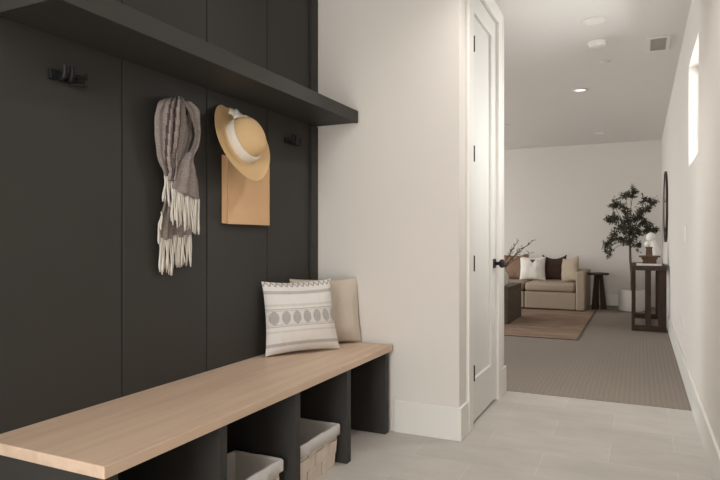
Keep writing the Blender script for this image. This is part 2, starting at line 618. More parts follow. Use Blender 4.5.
hk = make_hook((XP, 1.284, HKZ), 'empty black double coat hook left of the grey scarf')
hy = [1.745, 2.15, 2.612]
hl = ['black double coat hook behind the top of the grey scarf', 'black double coat hook behind the straw hat',
      'empty black double coat hook right of the straw hat']
for y, l in zip(hy, hl):
    copy_thing(hk, (XP, y, HKZ), l)

# ------------------------------------------------------------------ bench
BX, BZ = -1.165, 0.455
DX = -1.182
bt = thing('wooden_bench', 'light oak bench seat running along the charcoal panelling', 'bench top', (-1.4, 2.0, BZ - 0.032))
box(XP + 0.002, BX, 1.032, YM - 0.025, BZ - 0.032, BZ).build('seat_board', M['oak'], bt, bevel=0.0025)
bc = thing('bench_cabinet', 'charcoal open cubby base under the oak bench seat', 'bench cabinet', (-1.4, 2.0, 0))
ZU = BZ - 0.0325
for a, b, n in ((1.05, 1.09, 'end_panel'), (1.486, 1.525, 'divider'), (1.933, 1.974, 'divider'), (2.376, 2.416, 'divider'), (2.822, 2.862, 'end_panel')):
    box(XP + 0.016, DX, a, b, 0.0005, ZU).build(n, M['dark'], bc, bevel=0.0015)
box(XP + 0.002, XP + 0.0155, 1.05, 2.862, 0.0005, ZU).build('back_board', M['dark'], bc)


# ------------------------------------------------------------------ baskets
def make_basket(loc, label):
    """loc: middle of the front edge of the footprint; opens upward, long side along Y"""
    t = thing('storage_basket', label, 'basket', loc, 'lined wood chip baskets in the cubbies')
    x, y, z = loc
    L, D, H = 0.300, 0.19, 0.175      # length along Y, depth along X, height
    L2, D2 = L + 0.028, D + 0.020       # flare at the top
    xc = x - D / 2

    def ring(l, d, zz):
        return [Vector((xc - d / 2, y - l / 2, zz)), Vector((xc + d / 2, y - l / 2, zz)), Vector((xc + d / 2, y + l / 2, zz)), Vector((xc - d / 2, y + l / 2, zz))]
    m = MB()
    b0, t0 = ring(L - 0.012, D - 0.012, z + 0.004), ring(L2 - 0.014, D2 - 0.014, z + H - 0.012)
    m.add(b0 + t0, [(3, 2, 1, 0), (0, 1, 5, 4), (1, 2, 6, 5), (2, 3, 7, 6), (3, 0, 4, 7)], mi=1)
    # woven vertical chips over the core on each side, alternately in and out
    b1, t1 = ring(L, D, z + 0.001), ring(L2, D2, z + H)
    for s in range(4):
        n = 5 if s in (1, 3) else 4
        A, B, C_, D_ = b1[s], b1[(s + 1) % 4], t1[(s + 1) % 4], t1[s]
        ed = (B - A).normalized()
        nrm = Vector((ed.y, -ed.x, 0))
        for k in range(n):
            f0, f1 = (k + 0.02) / n, (k + 0.98) / n
            q = [A.lerp(B, f0), A.lerp(B, f1), D_.lerp(C_, f1), D_.lerp(C_, f0)]
            for lev in range(3):
                g0, g1 = lev / 3, (lev + 1) / 3 - 0.006
                out = 0.0012 if (k + lev) % 2 else -0.0022
                ff = [q[0].lerp(q[3], g0), q[1].lerp(q[2], g0), q[1].lerp(q[2], g1), q[0].lerp(q[3], g1)]
                o_ = [p + nrm * out for p in ff]
                i_ = [p + nrm * (out - 0.004) for p in ff]
                m.add(o_ + i_, [(0, 1, 2, 3), (7, 6, 5, 4), (0, 4, 5, 1), (1, 5, 6, 2), (2, 6, 7, 3), (3, 7, 4, 0)])
    m.build('basket_body', [M['chip'], M['chip_gap']], t)
    # grey cloth liner: inside, over the rim, a cuff outside
    m = MB()
    rings = [(L - 0.03, D - 0.03, z + 0.012), (L2 - 0.020, D2 - 0.020, z + H - 0.002), (L2 - 0.012, D2 - 0.012, z + H + 0.006), (L2 + 0.004, D2 + 0.004, z + H + 0.007),
             (L2 + 0.012, D2 + 0.012, z + H), (L2 + 0.011, D2 + 0.011, z + H - 0.038), (L2 + 0.005, D2 + 0.005, z + H - 0.040)]
    prev = None
    nper = 12
    vs, fs = [], []
    for ri, (l, d, zz) in enumerate(rings):
        rr = ring(l, d, zz)
        for s in range(4):
            for k in range(nper):
                p = rr[s].lerp(rr[(s + 1) % 4], k / nper)
                w_ = noise.noise(Vector((p.x * 18 + y * 7, p.y * 18, ri * 0.35)))
                p = p + Vector((0, 0, 0.002 * w_ if ri > 0 else 0))
                if ri > 0:
                    p += Vector((p.x - xc, p.y - y, 0)).normalized() * (0.0022 * noise.noise(Vector((p.x * 30, p.y * 30, ri * 0.5 + 4))))
                vs.append(p)
    N = 4 * nper
    for i in range(len(rings) - 1):
        for k in range(N):
            fs.append((i * N + k, i * N + (k + 1) % N, (i + 1) * N + (k + 1) % N, (i + 1) * N + k))
    fs.append(tuple(range(N)))
    m.add(vs, fs)
    m.build('cloth_liner', M['liner'], t, smooth=True, sharp=60, solid=0.0015)
    return t


make_basket((-1.225, 2.190, 0.0), 'whitewashed chip basket with grey liner in the right, farther cubby')
make_basket((-1.225, 1.722, 0.0), 'grey lined basket in the left, nearer cubby')

# ------------------------------------------------------------------ pillows
NG = 96


def pillow_mesh(wd, ht, th, colfn, seed, sag=0.05, lump=0.009, n=NG, pinch=0.055, taper=0.0):
    m = MB()

    def shape(side):
        def fn(s, t):
            a, b = 2 * s - 1, 2 * t - 1
            x = a * wd / 2 * (1 - pinch * (1 - b * b))
            z = b * ht / 2 * (1 - pinch * (1 - a * a))
            e = max(0, (1 - abs(a) ** 2.6)) ** 0.62 * max(0, (1 - abs(b) ** 2.6)) ** 0.62
            y = th / 2 * e
            wr_ = noise.noise(Vector((x * 9 + seed, z * 9, side * 3.1))) * lump + noise.noise(Vector((x * 26 + seed, z * 14, side * 5))) * lump * 0.45
            y += wr_ * min(1, e * 1.6)
            z -= sag * ht * 0.12 * (1 - a * a) * (1 if b > 0 else 0) * b
            k = (a + 1) / 2 * t * taper
            return Vector((x - k * wd, -side * y + 0.35 * k * wd, z + ht / 2))
        return fn
    cf = (lambda s, t: colfn(2 * s - 1, 2 * t - 1))
    m.grid(shape(1), n, n, cf)
    o0 = len(m.f)
    m.grid(shape(-1), n, n, cf)
    for i in range(o0, len(m.f)):
        m.f[i] = tuple(reversed(m.f[i]))
    return m


def place_pillow(name, m, mat, bottom, right, lean, label, cat, group=None, roll=0.0):
    o = m.build(name, mat, smooth=True, color=True)
    r = Vector((right[0], right[1], 0)).normalized()
    n0 = Vector((r.y, -r.x, 0))
    up = Vector((0, 0, 1)) * math.cos(lean) - n0 * math.sin(lean)
    n = r.cross(up)          # points away from the viewer's side
    mt = Matrix((r, n, up)).transposed().to_4x4()
    o.matrix_world = Matrix.Translation(bottom) @ mt @ Matrix.Rotation(roll, 4, 'Y')
    tag(o, label, cat, group)
    return o


WHITE = (0.67, 0.635, 0.60)
GREY = (0.30, 0.275, 0.26)
INK = (0.13, 0.11, 0.105)


def stripes(a, b):
    """woven bands of the white pillow; a across, b up, both -1..1"""
    def lerp(c, d, k):
        return tuple(x + (y - x) * k for x, y in zip(c, d))
    h = noise.noise(Vector((a * 40, b * 6, 0))) * 0.5 + 0.5
    c = WHITE
    if 0.64 < b < 0.74 or -0.80 < b < -0.70:
        k = 0.75 - 0.25 * h
        c = lerp(WHITE, GREY, k)
    elif 0.30 < b < 0.37 or -0.42 < b < -0.37:
        c = lerp(WHITE, GREY, 0.28 * h + 0.12)
    elif 0.215 < b < 0.24 or -0.265 < b < -0.24:
        c = lerp(WHITE, INK, 0.8)
    elif -0.24 < b < 0.215:
        bb = (b + 0.012) / 0.19
        aa = (a + 1.0) * 3.4
        fx = (aa % 1.0) * 2 - 1
        dmd = (fx / 0.78) ** 2 * 0.7 + abs(fx) * 0.35 + bb * bb * 1.05
        if dmd < 1.0:
            tex = (math.sin(aa * 42) * math.sin(bb * 14))
            c = lerp(WHITE, GREY, 0.85 if tex > -0.3 else 0.4)
        else:
            c = lerp(WHITE, GREY, 0.12)
            if abs(abs(bb) - 1.0) < 0.06 and int(aa * 12) % 2:
                c = lerp(WHITE, INK, 0.5)
    elif b > 0.86:
        q = (a * 6.5) % 1.0
        k = (b - 0.86) / 0.12
        if abs(abs(q - 0.5) * 2 - k) < 0.22:
            c = lerp(WHITE, INK, 0.75)
    elif b < -0.88:
        c = lerp(WHITE, GREY, 0.1)
    return c


place_pillow('throw_pillow', pillow_mesh(0.398, 0.350, 0.135, stripes, 2.0, n=150, pinch=0.065, taper=0.09), M['cloth'], Vector((-1.464, 2.478, BZ + 0.003)), (0.547, 0.837), R(8),
             'white pillow with grey stripes and diamond band on the oak bench', 'pillow', roll=R(0.0))


def plain(col, seam=None):
    def fn(a, b):
        if seam and max(abs(a), abs(b)) > seam[0]:
            return seam[1]
        return col
    return fn


place_pillow('throw_pillow', pillow_mesh(0.395, 0.347, 0.115, plain((0.52, 0.45, 0.375), (0.965, (0.42, 0.36, 0.29))), 9.0, n=80), M['cloth'],
             Vector((-1.464, 2.722, BZ + 0.003)), (0.6, 0.8), R(7), 'plain cream pillow in the corner behind the striped pillow', 'pillow')

# ------------------------------------------------------------------ scarf
def cr(p0, p1, p2, p3, t):
    return 0.5 * ((2 * p1) + (p2 - p0) * t + (2 * p0 - 5 * p1 + 4 * p2 - p3) * t * t + (3 * p1 - p0 - 3 * p2 + p3) * t ** 3)


def spline(vals, t):
    n = len(vals) - 1
    x = min(max(t * n, 0), n - 1e-6)
    i = int(x)
    f = x - i
    g = lambda k: vals[min(max(k, 0), n)]
    return cr(g(i - 1), g(i), g(i + 1), g(i + 2), f)


WOOL = (0.235, 0.198, 0.180)
WOOL_D = (0.06, 0.042, 0.046)
WOOL_L = (0.30, 0.26, 0.235)


def ribbon(m, secs, nx, ny, pleats, amp, bulge, phase, colfn):
    """secs: (left u, v, right u, v, distance from the panel) measured on the photograph; folded cloth between them"""
    Ls = [wall_pt(s[0], s[1], XP + s[4]) for s in secs]
    Rs = [wall_pt(s[2], s[3], XP + s[4]) for s in secs]

    def fn(s, t):
        L, R_ = spline(Ls, t), spline(Rs, t)
        p = L.lerp(R_, s)
        e = 1 - (2 * s - 1) ** 2
        ox = bulge * e + amp * math.sin(2 * PI * pleats * s + phase + 1.2 * t) * (0.35 + 0.65 * e)
        ox += 0.004 * noise.noise(Vector((s * 5 + phase, t * 7, phase)))
        return p + Vector((ox, 0, 0))
    m.grid(fn, nx, ny, colfn)


def z1(x, y):
    return (148 + x / 4.8, 90 + y / 4.8)


def z2(x, y):
    return (148 + x / 4.8, 180 + y / 4.8)


def sec(conv, xl, yl, xr, yr, dep):
    return conv(xl, yl) + conv(xr, yr) + (dep,)


def striped_wool(s, t):
    for c0, wd in ((0.27, 0.022), (0.37, 0.018), (0.50, 0.024), (0.60, 0.018)):
        cc = c0 + 0.16 * (0.5 - t)
        if abs(s - cc) < wd:
            return WOOL_D
        if abs(s - cc - 0.035) < 0.012:
            return WOOL_L
    return WOOL


def plain_wool(s, t):
    k = 0.5 + 0.5 * noise.noise(Vector((s * 8, t * 20, 1.0)))
    return tuple(a * (0.85 + 0.3 * k) for a in WOOL)


sc_loc = (XP + 0.03, 1.745, 1.0)
sc = thing('scarf', 'grey heathered wool scarf with cream fringe looped on a hook', 'scarf', sc_loc)
m = MB()
# back tail and the tail behind the flap
ribbon(m, [sec(z1, 80, 330, 150, 330, 0.018), sec(z2, 82, 60, 150, 60, 0.018), sec(z2, 66, 150, 125, 160, 0.018), sec(z2, 48, 230, 118, 240, 0.018), sec(z2, 48, 286, 114, 292, 0.018)], 16, 30, 2, 0.004, 0.004, 0.3, plain_wool)
ribbon(m, [sec(z1, 120, 340, 215, 330, 0.014), sec(z2, 112, 100, 215, 100, 0.014), sec(z2, 112, 200, 212, 200, 0.014), sec(z2, 114, 276, 206, 272, 0.014)], 16, 24, 2, 0.004, 0.003, 1.3, plain_wool)
# right-hand loop
ribbon(m, [sec(z1, 150, 48, 205, 62, 0.055), sec(z1, 176, 78, 240, 92, 0.066), sec(z1, 196, 115, 246, 112, 0.062), sec(z1, 212, 165, 246, 170, 0.050), sec(z1, 222, 215, 243, 222, 0.044), sec(z1, 210, 270, 234, 270, 0.046), sec(z1, 188, 310, 216, 315, 0.045), sec(z1, 165, 360, 208, 345, 0.05)],
       16, 40, 1.5, 0.007, 0.010, 0.8, plain_wool)
# shaded inner fold
ribbon(m, [sec(z1, 150, 70, 180, 90, 0.02), sec(z1, 160, 150, 200, 150, 0.008), sec(z1, 165, 220, 208, 220, 0.008), sec(z1, 155, 290, 190, 290, 0.012), sec(z1, 140, 350, 200, 330, 0.03)], 14, 24, 2, 0.005, 0.004, 2.0, plain_wool)
# main left-hand bundle
ribbon(m, [sec(z1, 78, 44, 150, 30, 0.030), sec(z1, 48, 64, 172, 48, 0.055), sec(z1, 32, 120, 178, 105, 0.058), sec(z1, 30, 200, 178, 190, 0.052), sec(z1, 38, 280, 166, 265, 0.048), sec(z1, 52, 350, 146, 330, 0.046), sec(z1, 74, 400, 132, 385, 0.044), sec(z1, 76, 430, 122, 440, 0.042)],
       60, 80, 3.5, 0.008, 0.020, 0.0, striped_wool)
# front flap
ribbon(m, [sec(z1, 178, 300, 206, 300, 0.050), sec(z1, 160, 335, 212, 330, 0.058), sec(z1, 138, 385, 226, 385, 0.060), sec(z1, 122, 440, 238, 440, 0.058), sec(z2, 110, 46, 246, 100, 0.056)],
       30, 34, 2.5, 0.005, 0.016, 1.0, plain_wool)
scl = m.build('scarf_cloth', M['scarf'], sc, smooth=True, solid=0.004, color=True)


def fringe(p0s, dep, n, length, seed, parent, spread=0.006):
    rnd = random.Random(seed)
    m = MB()
    for i in range(n):
        f = (i + 0.5) / n * (len(p0s) - 1)
        k = min(int(f), len(p0s) - 2)
        a, b = p0s[k], p0s[k + 1]
        u, v = a[0] + (b[0] - a[0]) * (f - k), a[1] + (b[1] - a[1]) * (f - k)
        p = wall_pt(u, v, XP + dep)
        ln = length * rnd.uniform(0.86, 1.08)
        dx, dy = rnd.uniform(-spread, spread), rnd.uniform(-spread, spread)
        pts = []
        for q in range(7):
            t = q / 6
            pts.append(p + Vector((0.003 + max(-0.006, dx) * t + 0.002 * math.sin(5 * t + i), dy * t + 0.0025 * math.sin(6 * t + i * 1.7), 0.006 - ln * t)))
        m.tube(pts, [0.0022, 0.0030, 0.0032, 0.0033, 0.0034, 0.0040, 0.0022], 6)
    return m.build('fringe', M['fringe'], parent, smooth=True, kind='stuff', label='cream fringe')


fringe([z2(110, 46), z2(178, 74), z2(246, 100)], 0.060, 24, 0.135, 3, scl)
fringe([z1(74, 418), z1(100, 425), z1(124, 435)], 0.046, 8, 0.105, 4, scl)
fringe([z2(48, 284), z2(80, 288), z2(114, 292)], 0.020, 12, 0.128, 5, scl)
fringe([z2(114, 272), z2(160, 272), z2(206, 270)], 0.016, 15, 0.122, 6, scl)
fringe([z2(62, 150), z2(52, 200), z2(47, 235)], 0.020, 5, 0.075, 8, scl)

# ------------------------------------------------------------------ paper bag on the hook
BY0, BY1 = 2.062, 2.394
BGX0, BGX1 = XP + 0.003, XP + 0.024
bz0, bz1 = 1.070, 1.352
bg = thing('paper_bag', 'flat brown kraft paper bag hanging below the straw hat', 'bag', (XP + 0.02, 2.24, bz0))
m = MB()
NB = 14


def bag_front(s, t):
    yb = BY0 + 0.016 + (BY1 - BY0 - 0.016) * s
    zz = bz0 + (bz1 - bz0) * t
    x = BGX1 + 0.004 * math.sin(s * PI) * (1 - 0.4 * t) + 0.002 * noise.noise(Vector((s * 4, t * 5, 2)))
    return Vector((x, yb, zz))


def bag_back(s, t):
    return Vector((BGX0, BY0 + (BY1 - BY0) * s, bz0 + 0.004 + (bz1 - bz0 + 0.012) * t))


def bag_gusset_a(s, t):
    a, b = bag_back(0, t), bag_front(0, t)
    mid = a.lerp(b, s)
    return mid + Vector((0, 0.012 * (1 - abs(2 * s - 1)), 0))


def bag_gusset_b(s, t):
    a, b = bag_front(1, t), bag_back(1, t)
    return a.lerp(b, s) + Vector((0, -0.012 * (1 - abs(2 * s - 1)), 0))


m.grid(bag_front, NB, NB)
m.grid(lambda s, t: bag_back(1 - s, t), NB, NB)
m.grid(bag_gusset_a, 2, NB)
m.grid(bag_gusset_b, 2, NB)
m.grid(lambda s, t: bag_back(s, 0).lerp(bag_front(s, 0), t), NB, 2)
bgb = m.build('bag_body', M['kraft'], bg, solid=0.0012)
for xx, nm in ((BGX1 - 0.004, 'front'), (BGX0 + 0.006, 'back')):
    hm = MB()
    hm.tube([(xx, 2.17, bz1 - 0.03), (xx, 2.166, bz1 + 0.03), (xx, 2.172, bz1 + 0.09), (XP + 0.03, 2.20, HKZ + 0.0035), (XP + 0.03, 2.22, HKZ + 0.003), (xx, 2.262, bz1 + 0.08), (xx, 2.27, bz1 + 0.03), (xx, 2.268, bz1 - 0.03)], 0.003, 6)
    hm.build('bag_handle', M['kraft'], bgb, smooth=True)

# ------------------------------------------------------------------ straw hat
HAT_C = Vector((-1.556, 2.098, 1.418))
tilt = R(24)
nrm = Vector((math.cos(tilt) * math.cos(R(-6)), math.cos(tilt) * math.sin(R(-6)), math.sin(tilt)))
upv = (Vector((0, 0, 1)) - nrm * nrm.z).normalized()
sd = upv.cross(nrm)
HM = Matrix.Translation(HAT_C) @ Matrix((sd, upv, nrm)).transposed().to_4x4() @ Matrix.Diagonal((0.93, 1.07, 0.95, 1))
ht = thing('sun_hat', 'tan straw sun hat with white ribbon hanging on the hook', 'hat', HAT_C)
m = MB()
prof = [(0.172, 0.012), (0.150, 0.004), (0.120, 0.000), (0.098, 0.000), (0.090, 0.006), (0.087, 0.03), (0.084, 0.06), (0.077, 0.085), (0.062, 0.102), (0.04, 0.110), (0.018, 0.112), (0.0, 0.1125)]
N = 48
vs, fs = [], []
for i, (r, z) in enumerate(prof):
    for k in range(N):
        t = 2 * PI * k / N
        z_ = z
        if r > 0.1:
            g = (r - 0.1) / 0.072
            z_ += g * (0.012 * math.cos(2 * t) + 0.006 * math.sin(t * 3 + 1))
        rx, ry = r * 0.97, r * 1.02
        vs.append(HM @ Vector((rx * math.cos(t), ry * math.sin(t), z_)))
for i in range(len(prof) - 1):
    for k in range(N):
        fs.append((i * N + k, i * N + (k + 1) % N, (i + 1) * N + (k + 1) % N, (i + 1) * N + k))
m.add(vs, fs)
m.build('hat_body', M['straw'], ht, smooth=True, solid=0.003, sub=1)
m = MB()
vs, fs = [], []
rb = [(0.0905, 0.003), (0.0925, 0.012), (0.0925, 0.03), (0.0905, 0.048), (0.0875, 0.052)]
for i, (r, z) in enumerate(rb):
    for k in range(N * 2):
        t = 2 * PI * k / (N * 2)
        w_ = 0.0016 * math.sin(i * 2.2 + 3 * t) + 0.0012 * noise.noise(Vector((t * 6, i * 1.5, 0)))
        vs.append(HM @ Vector(((r + w_) * 0.97 * math.cos(t), (r + w_) * 1.02 * math.sin(t), z + 0.003 * math.sin(2 * t + 1))))
N2 = N * 2
for i in range(len(rb) - 1):
    for k in range(N2):
        fs.append((i * N2 + k, i * N2 + (k + 1) % N2, (i + 1) * N2 + (k + 1) % N2, (i + 1) * N2 + k))
m.add(vs, fs)
hb = m.build('hat_band', M['ribbon'], ht, smooth=True, solid=0.002, label='wide white ribbon band')
# knot and tails at the top of the band
m = MB()
kp = HM @ Vector((0.0, 0.096, 0.03))


def hp(x, y, z):
    return HM @ Vector((x, y, z))


m.tube([hp(-0.018, 0.094, 0.03), hp(-0.008, 0.102, 0.034), hp(0.006, 0.103, 0.034), hp(0.018, 0.094, 0.03)], [0.010, 0.017, 0.017, 0.010], 12)
m.tube([hp(0.0, 0.100, 0.036), hp(-0.012, 0.112, 0.030), hp(-0.026, 0.122, 0.032), hp(-0.036, 0.128, 0.024)], [0.009, 0.013, 0.015, 0.017], 10, flat=0.35)
m.tube([hp(0.0, 0.100, 0.036), hp(-0.004, 0.117, 0.040), hp(-0.006, 0.132, 0.034)], [0.008, 0.011, 0.013], 10, flat=0.4)
m.tube([hp(0.004, 0.098, 0.040), hp(0.024, 0.094, 0.052), hp(0.044, 0.086, 0.056), hp(0.064, 0.070, 0.052), hp(0.080, 0.052, 0.044)], [0.010, 0.014, 0.015, 0.013, 0.008], 10, flat=0.5)
m.tube([hp(0.076, 0.058, 0.046), hp(0.090, 0.044, 0.044), hp(0.100, 0.020, 0.034), hp(0.102, 0.0, 0.026)], [0.006, 0.0075, 0.007, 0.005], 8, flat=0.4)
m.build('ribbon_knot', M['ribbon'], hb, smooth=True)

# ------------------------------------------------------------------ things on the ceiling
def downlight(x, y, r, label, lit):
    t = thing('recessed_light', label, 'ceiling light', (x, y, ZC), 'recessed ceiling lights')
    m = MB()
    T = Matrix.Translation((x, y, ZC))
    m.lathe([(r, -0.0005), (r + 0.002, -0.004), (r - 0.003, -0.007), (r * 0.74, -0.006), (r * 0.70, -0.001)], T, 36)
    m.f.pop(); m.f.pop(); m.fm.pop(); m.fm.pop()
    m.build('trim_ring', M['plastic'], t, smooth=True, sharp=40)
    m = MB()
    m.lathe([(0.0, -0.0045), (r * 0.5, -0.004), (r * 0.735, -0.0015)], T, 36)
    m.f.pop(); m.fm.pop()
    m.build('lens', M['lamp_lit'] if lit else M['lamp'], t, smooth=True)
    return t


LIGHTS = [(-0.281, 4.312, 0.085, 'recessed ceiling light nearest the camera, before the smoke detector', False),
          (-0.536, 6.236, 0.075, 'brightest recessed light, in the middle of the hall ceiling', True),
          (-0.50, 8.86, 0.075, 'recessed ceiling light nearest the back wall, above the side table', False),
          (-1.60, 7.74, 0.075, 'recessed ceiling light at the left, beside the door frame', False)]
for x, y, r, l, lit in LIGHTS:
    downlight(x, y, r, l, lit)
t = thing('smoke_detector', 'white dome smoke detector between two ceiling lights', 'smoke detector', (-0.29, 4.78, ZC))
T = Matrix.Translation((-0.29, 4.78, ZC)) @ Matrix.Rotation(PI, 4, 'X')
m = MB(); m.lathe([(0.0, 0.0005), (0.066, 0.0005), (0.068, 0.006), (0.066, 0.012), (0.058, 0.014)], T, 32)
m.build('mounting_base', M['plastic'], t, smooth=True, sharp=40)
m = MB(); m.lathe([(0.060, 0.012), (0.062, 0.022), (0.052, 0.036), (0.03, 0.040), (0.0, 0.041)], T, 32)
m.build('detector_cover', M['plastic'], t, smooth=True, sharp=60)
t = thing('ceiling_cap', 'small white cap on the ceiling beyond the smoke detector', 'ceiling cap', (-0.263, 5.34, ZC))
m = MB(); m.lathe([(0.0, 0.0005), (0.04, 0.0005), (0.039, 0.005), (0.03, 0.008), (0.0, 0.009)], Matrix.Translation((-0.263, 5.34, ZC)) @ Matrix.Rotation(PI, 4, 'X'), 24)
m.build('cap_disc', M['plastic'], t, smooth=True, sharp=50)


def vent(x0, x1, y0, y1, label, slats, along='x'):
    t = thing('air_vent', label, 'vent', ((x0 + x1) / 2, (y0 + y1) / 2, ZC))
    m = MB()
    b = 0.028
    m.box(x0, x1, y0, y0 + b, ZC - 0.008, ZC - 0.0005)
    m.box(x0, x1, y1 - b, y1, ZC - 0.008, ZC - 0.0005)
    m.box(x0, x0 + b, y0 + b, y1 - b, ZC - 0.008, ZC - 0.0005)
    m.box(x1 - b, x1, y0 + b, y1 - b, ZC - 0.008, ZC - 0.0005)
    m.build('frame', M['plastic'], t, bevel=0.002)
    box(x0 + b * 0.5, x1 - b * 0.5, y0 + b * 0.5, y1 - b * 0.5, ZC - 0.003, ZC - 0.0006).build('dark_back', M['vent_dark'], t)
    m = MB()
    for i in range(slats):
        if along == 'x':
            yy = y0 + b + (y1 - y0 - 2 * b) * (i + 0.5) / slats
            m.hexa([(x0 + b, yy - 0.006, ZC - 0.009), (x1 - b, yy - 0.006, ZC - 0.009), (x1 - b, yy - 0.0035, ZC - 0.009), (x0 + b, yy - 0.0035, ZC - 0.009)],
                   [(x0 + b, yy + 0.003, ZC - 0.003), (x1 - b, yy + 0.003, ZC - 0.003), (x1 - b, yy + 0.006, ZC - 0.003), (x0 + b, yy + 0.006, ZC - 0.003)])
    m.build('louvres', M['plastic'], t)
    return t


vent(0.045, 0.205, 4.84, 5.20, 'white square ceiling vent near the right wall', 12)
vent(-1.72, -1.44, 9.50, 9.62, 'narrow ceiling vent close to the back wall', 3)

# ------------------------------------------------------------------ right wall plates
t = thing('light_switch', 'white switch plate on the right wall under the window', 'light switch', (XR, 4.69, 0.985))
box(XR - 0.006, XR - 0.0003, 4.655, 4.725, 0.985, 1.10).build('plate', M['plastic'], t, bevel=0.002)
box(XR - 0.010, XR - 0.005, 4.674, 4.706, 1.010, 1.075).build('rocker', M['plastic'], t, bevel=0.0015)
t = thing('wall_outlet', 'white outlet plate low on the right wall', 'outlet', (XR, 5.16, 0.305))
box(XR - 0.006, XR - 0.0003, 5.125, 5.195, 0.305, 0.42).build('plate', M['plastic'], t, bevel=0.002)
box(XR - 0.009, XR - 0.005, 5.142, 5.178, 0.325, 0.40).build('receptacle', M['plastic'], t, bevel=0.0015)

# ------------------------------------------------------------------ round mirror
MC = Vector((XR, 7.95, 1.395))
t = thing('round_mirror', 'round dark framed mirror above the console table', 'mirror', MC)
MT = Matrix.Translation(MC) @ Matrix.Rotation(-PI / 2, 4, 'Y')
m = MB()
m.lathe([(0.403, 0.001), (0.42, 0.001), (0.421, 0.022), (0.418, 0.025), (0.406, 0.025), (0.403, 0.022), (0.403, 0.010)], MT, 64)
m.f.pop(); m.f.pop(); m.fm.pop(); m.fm.pop()
m.build('mirror_frame', M['bronze'], t, smooth=True, sharp=40)
m = MB(); m.lathe([(0.0, 0.002), (0.402, 0.002), (0.402, 0.018), (0.0, 0.0181)], MT, 64)
m.build('mirror_glass', M['mirror'], t, smooth=True, sharp=30)

# ------------------------------------------------------------------ console table and decor
CX0, CX1, CY0, CY1 = -0.085, 0.262, 7.19, 8.42
CZ = 0.715
ct = thing('console_table', 'dark wood console table with open frame ends along the right wall', 'console table', ((CX0 + CX1) / 2, 7.8, 0.004))
G = 0.0045
box(CX0 - 0.004, CX1, CY0 - 0.004, CY1 + 0.004, CZ - 0.048, CZ).build('tabletop', M['walnut_y'], ct, bevel=0.004)
LT = 0.052
for y0 in (CY0, CY1 - LT):
    for xa, xb in ((CX0, CX0 + 0.034), ((CX0 + CX1) / 2 - 0.03, (CX0 + CX1) / 2 + 0.02), (CX1 - 0.085, CX1 - 0.004)):
        box(xa, xb, y0, y0 + LT, G + 0.06, CZ - 0.0485).build('leg', M['walnut'], ct, bevel=0.003)
    box(CX0, CX1 - 0.004, y0, y0 + LT, G, G + 0.0595).build('foot_rail', M['walnut'], ct, bevel=0.003)
box((CX0 + CX1) / 2 - 0.03, (CX0 + CX1) / 2 + 0.02, CY0 + LT, CY1 - LT, G, G + 0.05).build('stretcher', M['walnut_y'], ct, bevel=0.003)

bk = box(-0.035, 0.215, 7.30, 7.50, CZ + 0.0005, CZ + 0.022).build('book', M['plaster'], origin=(0.09, 7.4, CZ), bevel=0.002)
tag(bk, 'thin white book lying flat on the console table', 'book')

# carved wooden bowl on the book
BZB = CZ + 0.0225
bw = thing('carved_bowl', 'brown carved wooden bowl standing on the white book', 'bowl', (0.095, 7.40, BZB))
m = MB()
cx, cy = 0.095, 7.40


def sq(h, w_, d_, mi=0):
    return [(cx - w_, cy - d_, h), (cx + w_, cy - d_, h), (cx + w_, cy + d_, h), (cx - w_, cy + d_, h)]


m.hexa(sq(BZB, 0.068, 0.055), sq(BZB + 0.022, 0.074, 0.06))
m.hexa(sq(BZB + 0.022, 0.060, 0.05), sq(BZB + 0.070, 0.088, 0.07))
m.build('bowl_body', M['carved'], bw, bevel=0.006)
m = MB()
m.box(cx - 0.108, cx + 0.108, cy - 0.082, cy - 0.060, BZB + 0.070, BZB + 0.088)
m.box(cx - 0.108, cx + 0.108, cy + 0.060, cy + 0.082, BZB + 0.070, BZB + 0.088)
m.box(cx - 0.108, cx - 0.085, cy - 0.060, cy + 0.060, BZB + 0.070, BZB + 0.088)
m.box(cx + 0.085, cx + 0.108, cy - 0.060, cy + 0.060, BZB + 0.070, BZB + 0.088)
m.build('bowl_rim', M['carved'], bw, bevel=0.004)

# brown candle block with a white ball, in the bowl
CBZ = BZB + 0.0705
cb = thing('candle_holder', 'brown wooden candle block with small white ball in the bowl', 'candle holder', (0.10, 7.40, CBZ))
m = MB()
cx, cy = 0.092, 7.40
m.hexa(sq(CBZ, 0.036, 0.036), sq(CBZ + 0.10, 0.030, 0.030))
m.hexa(sq(CBZ + 0.10, 0.036, 0.036), sq(CBZ + 0.115, 0.036, 0.036))
m.build('block', M['carved'], cb, bevel=0.003)
m = MB()
m.lathe([(0.034 * math.sin(PI * k / 14), -0.034 * math.cos(PI * k / 14)) for k in range(15)], Matrix.Translation((0.078, 7.40, CBZ + 0.147)), 20)
m.build('ball', M['plaster'], cb, smooth=True, label='small white ball')

# tall white sculpture behind the bowl
wsx, wsy = 0.165, 7.64
ws = thing('sculpture', 'tall white rounded plaster sculpture behind the brown bowl', 'sculpture', (wsx, wsy, CZ))
m = MB()
m.tube([(wsx + 0.01, wsy, CZ + 0.0005), (wsx + 0.008, wsy, CZ + 0.06), (wsx + 0.0, wsy, CZ + 0.16), (wsx - 0.02, wsy, CZ + 0.24), (wsx - 0.045, wsy, CZ + 0.29)], [0.062, 0.066, 0.055, 0.042, 0.03], 20)
m.build('body', M['plaster'], ws, smooth=True, sharp=60)
m = MB()
m.lathe([(0.052 * math.sin(PI * k / 16), -0.057 * math.cos(PI * k / 16)) for k in range(17)], Matrix.Translation((wsx - 0.05, wsy, CZ + 0.315)), 24)
m.build('head', M['plaster'], ws, smooth=True)

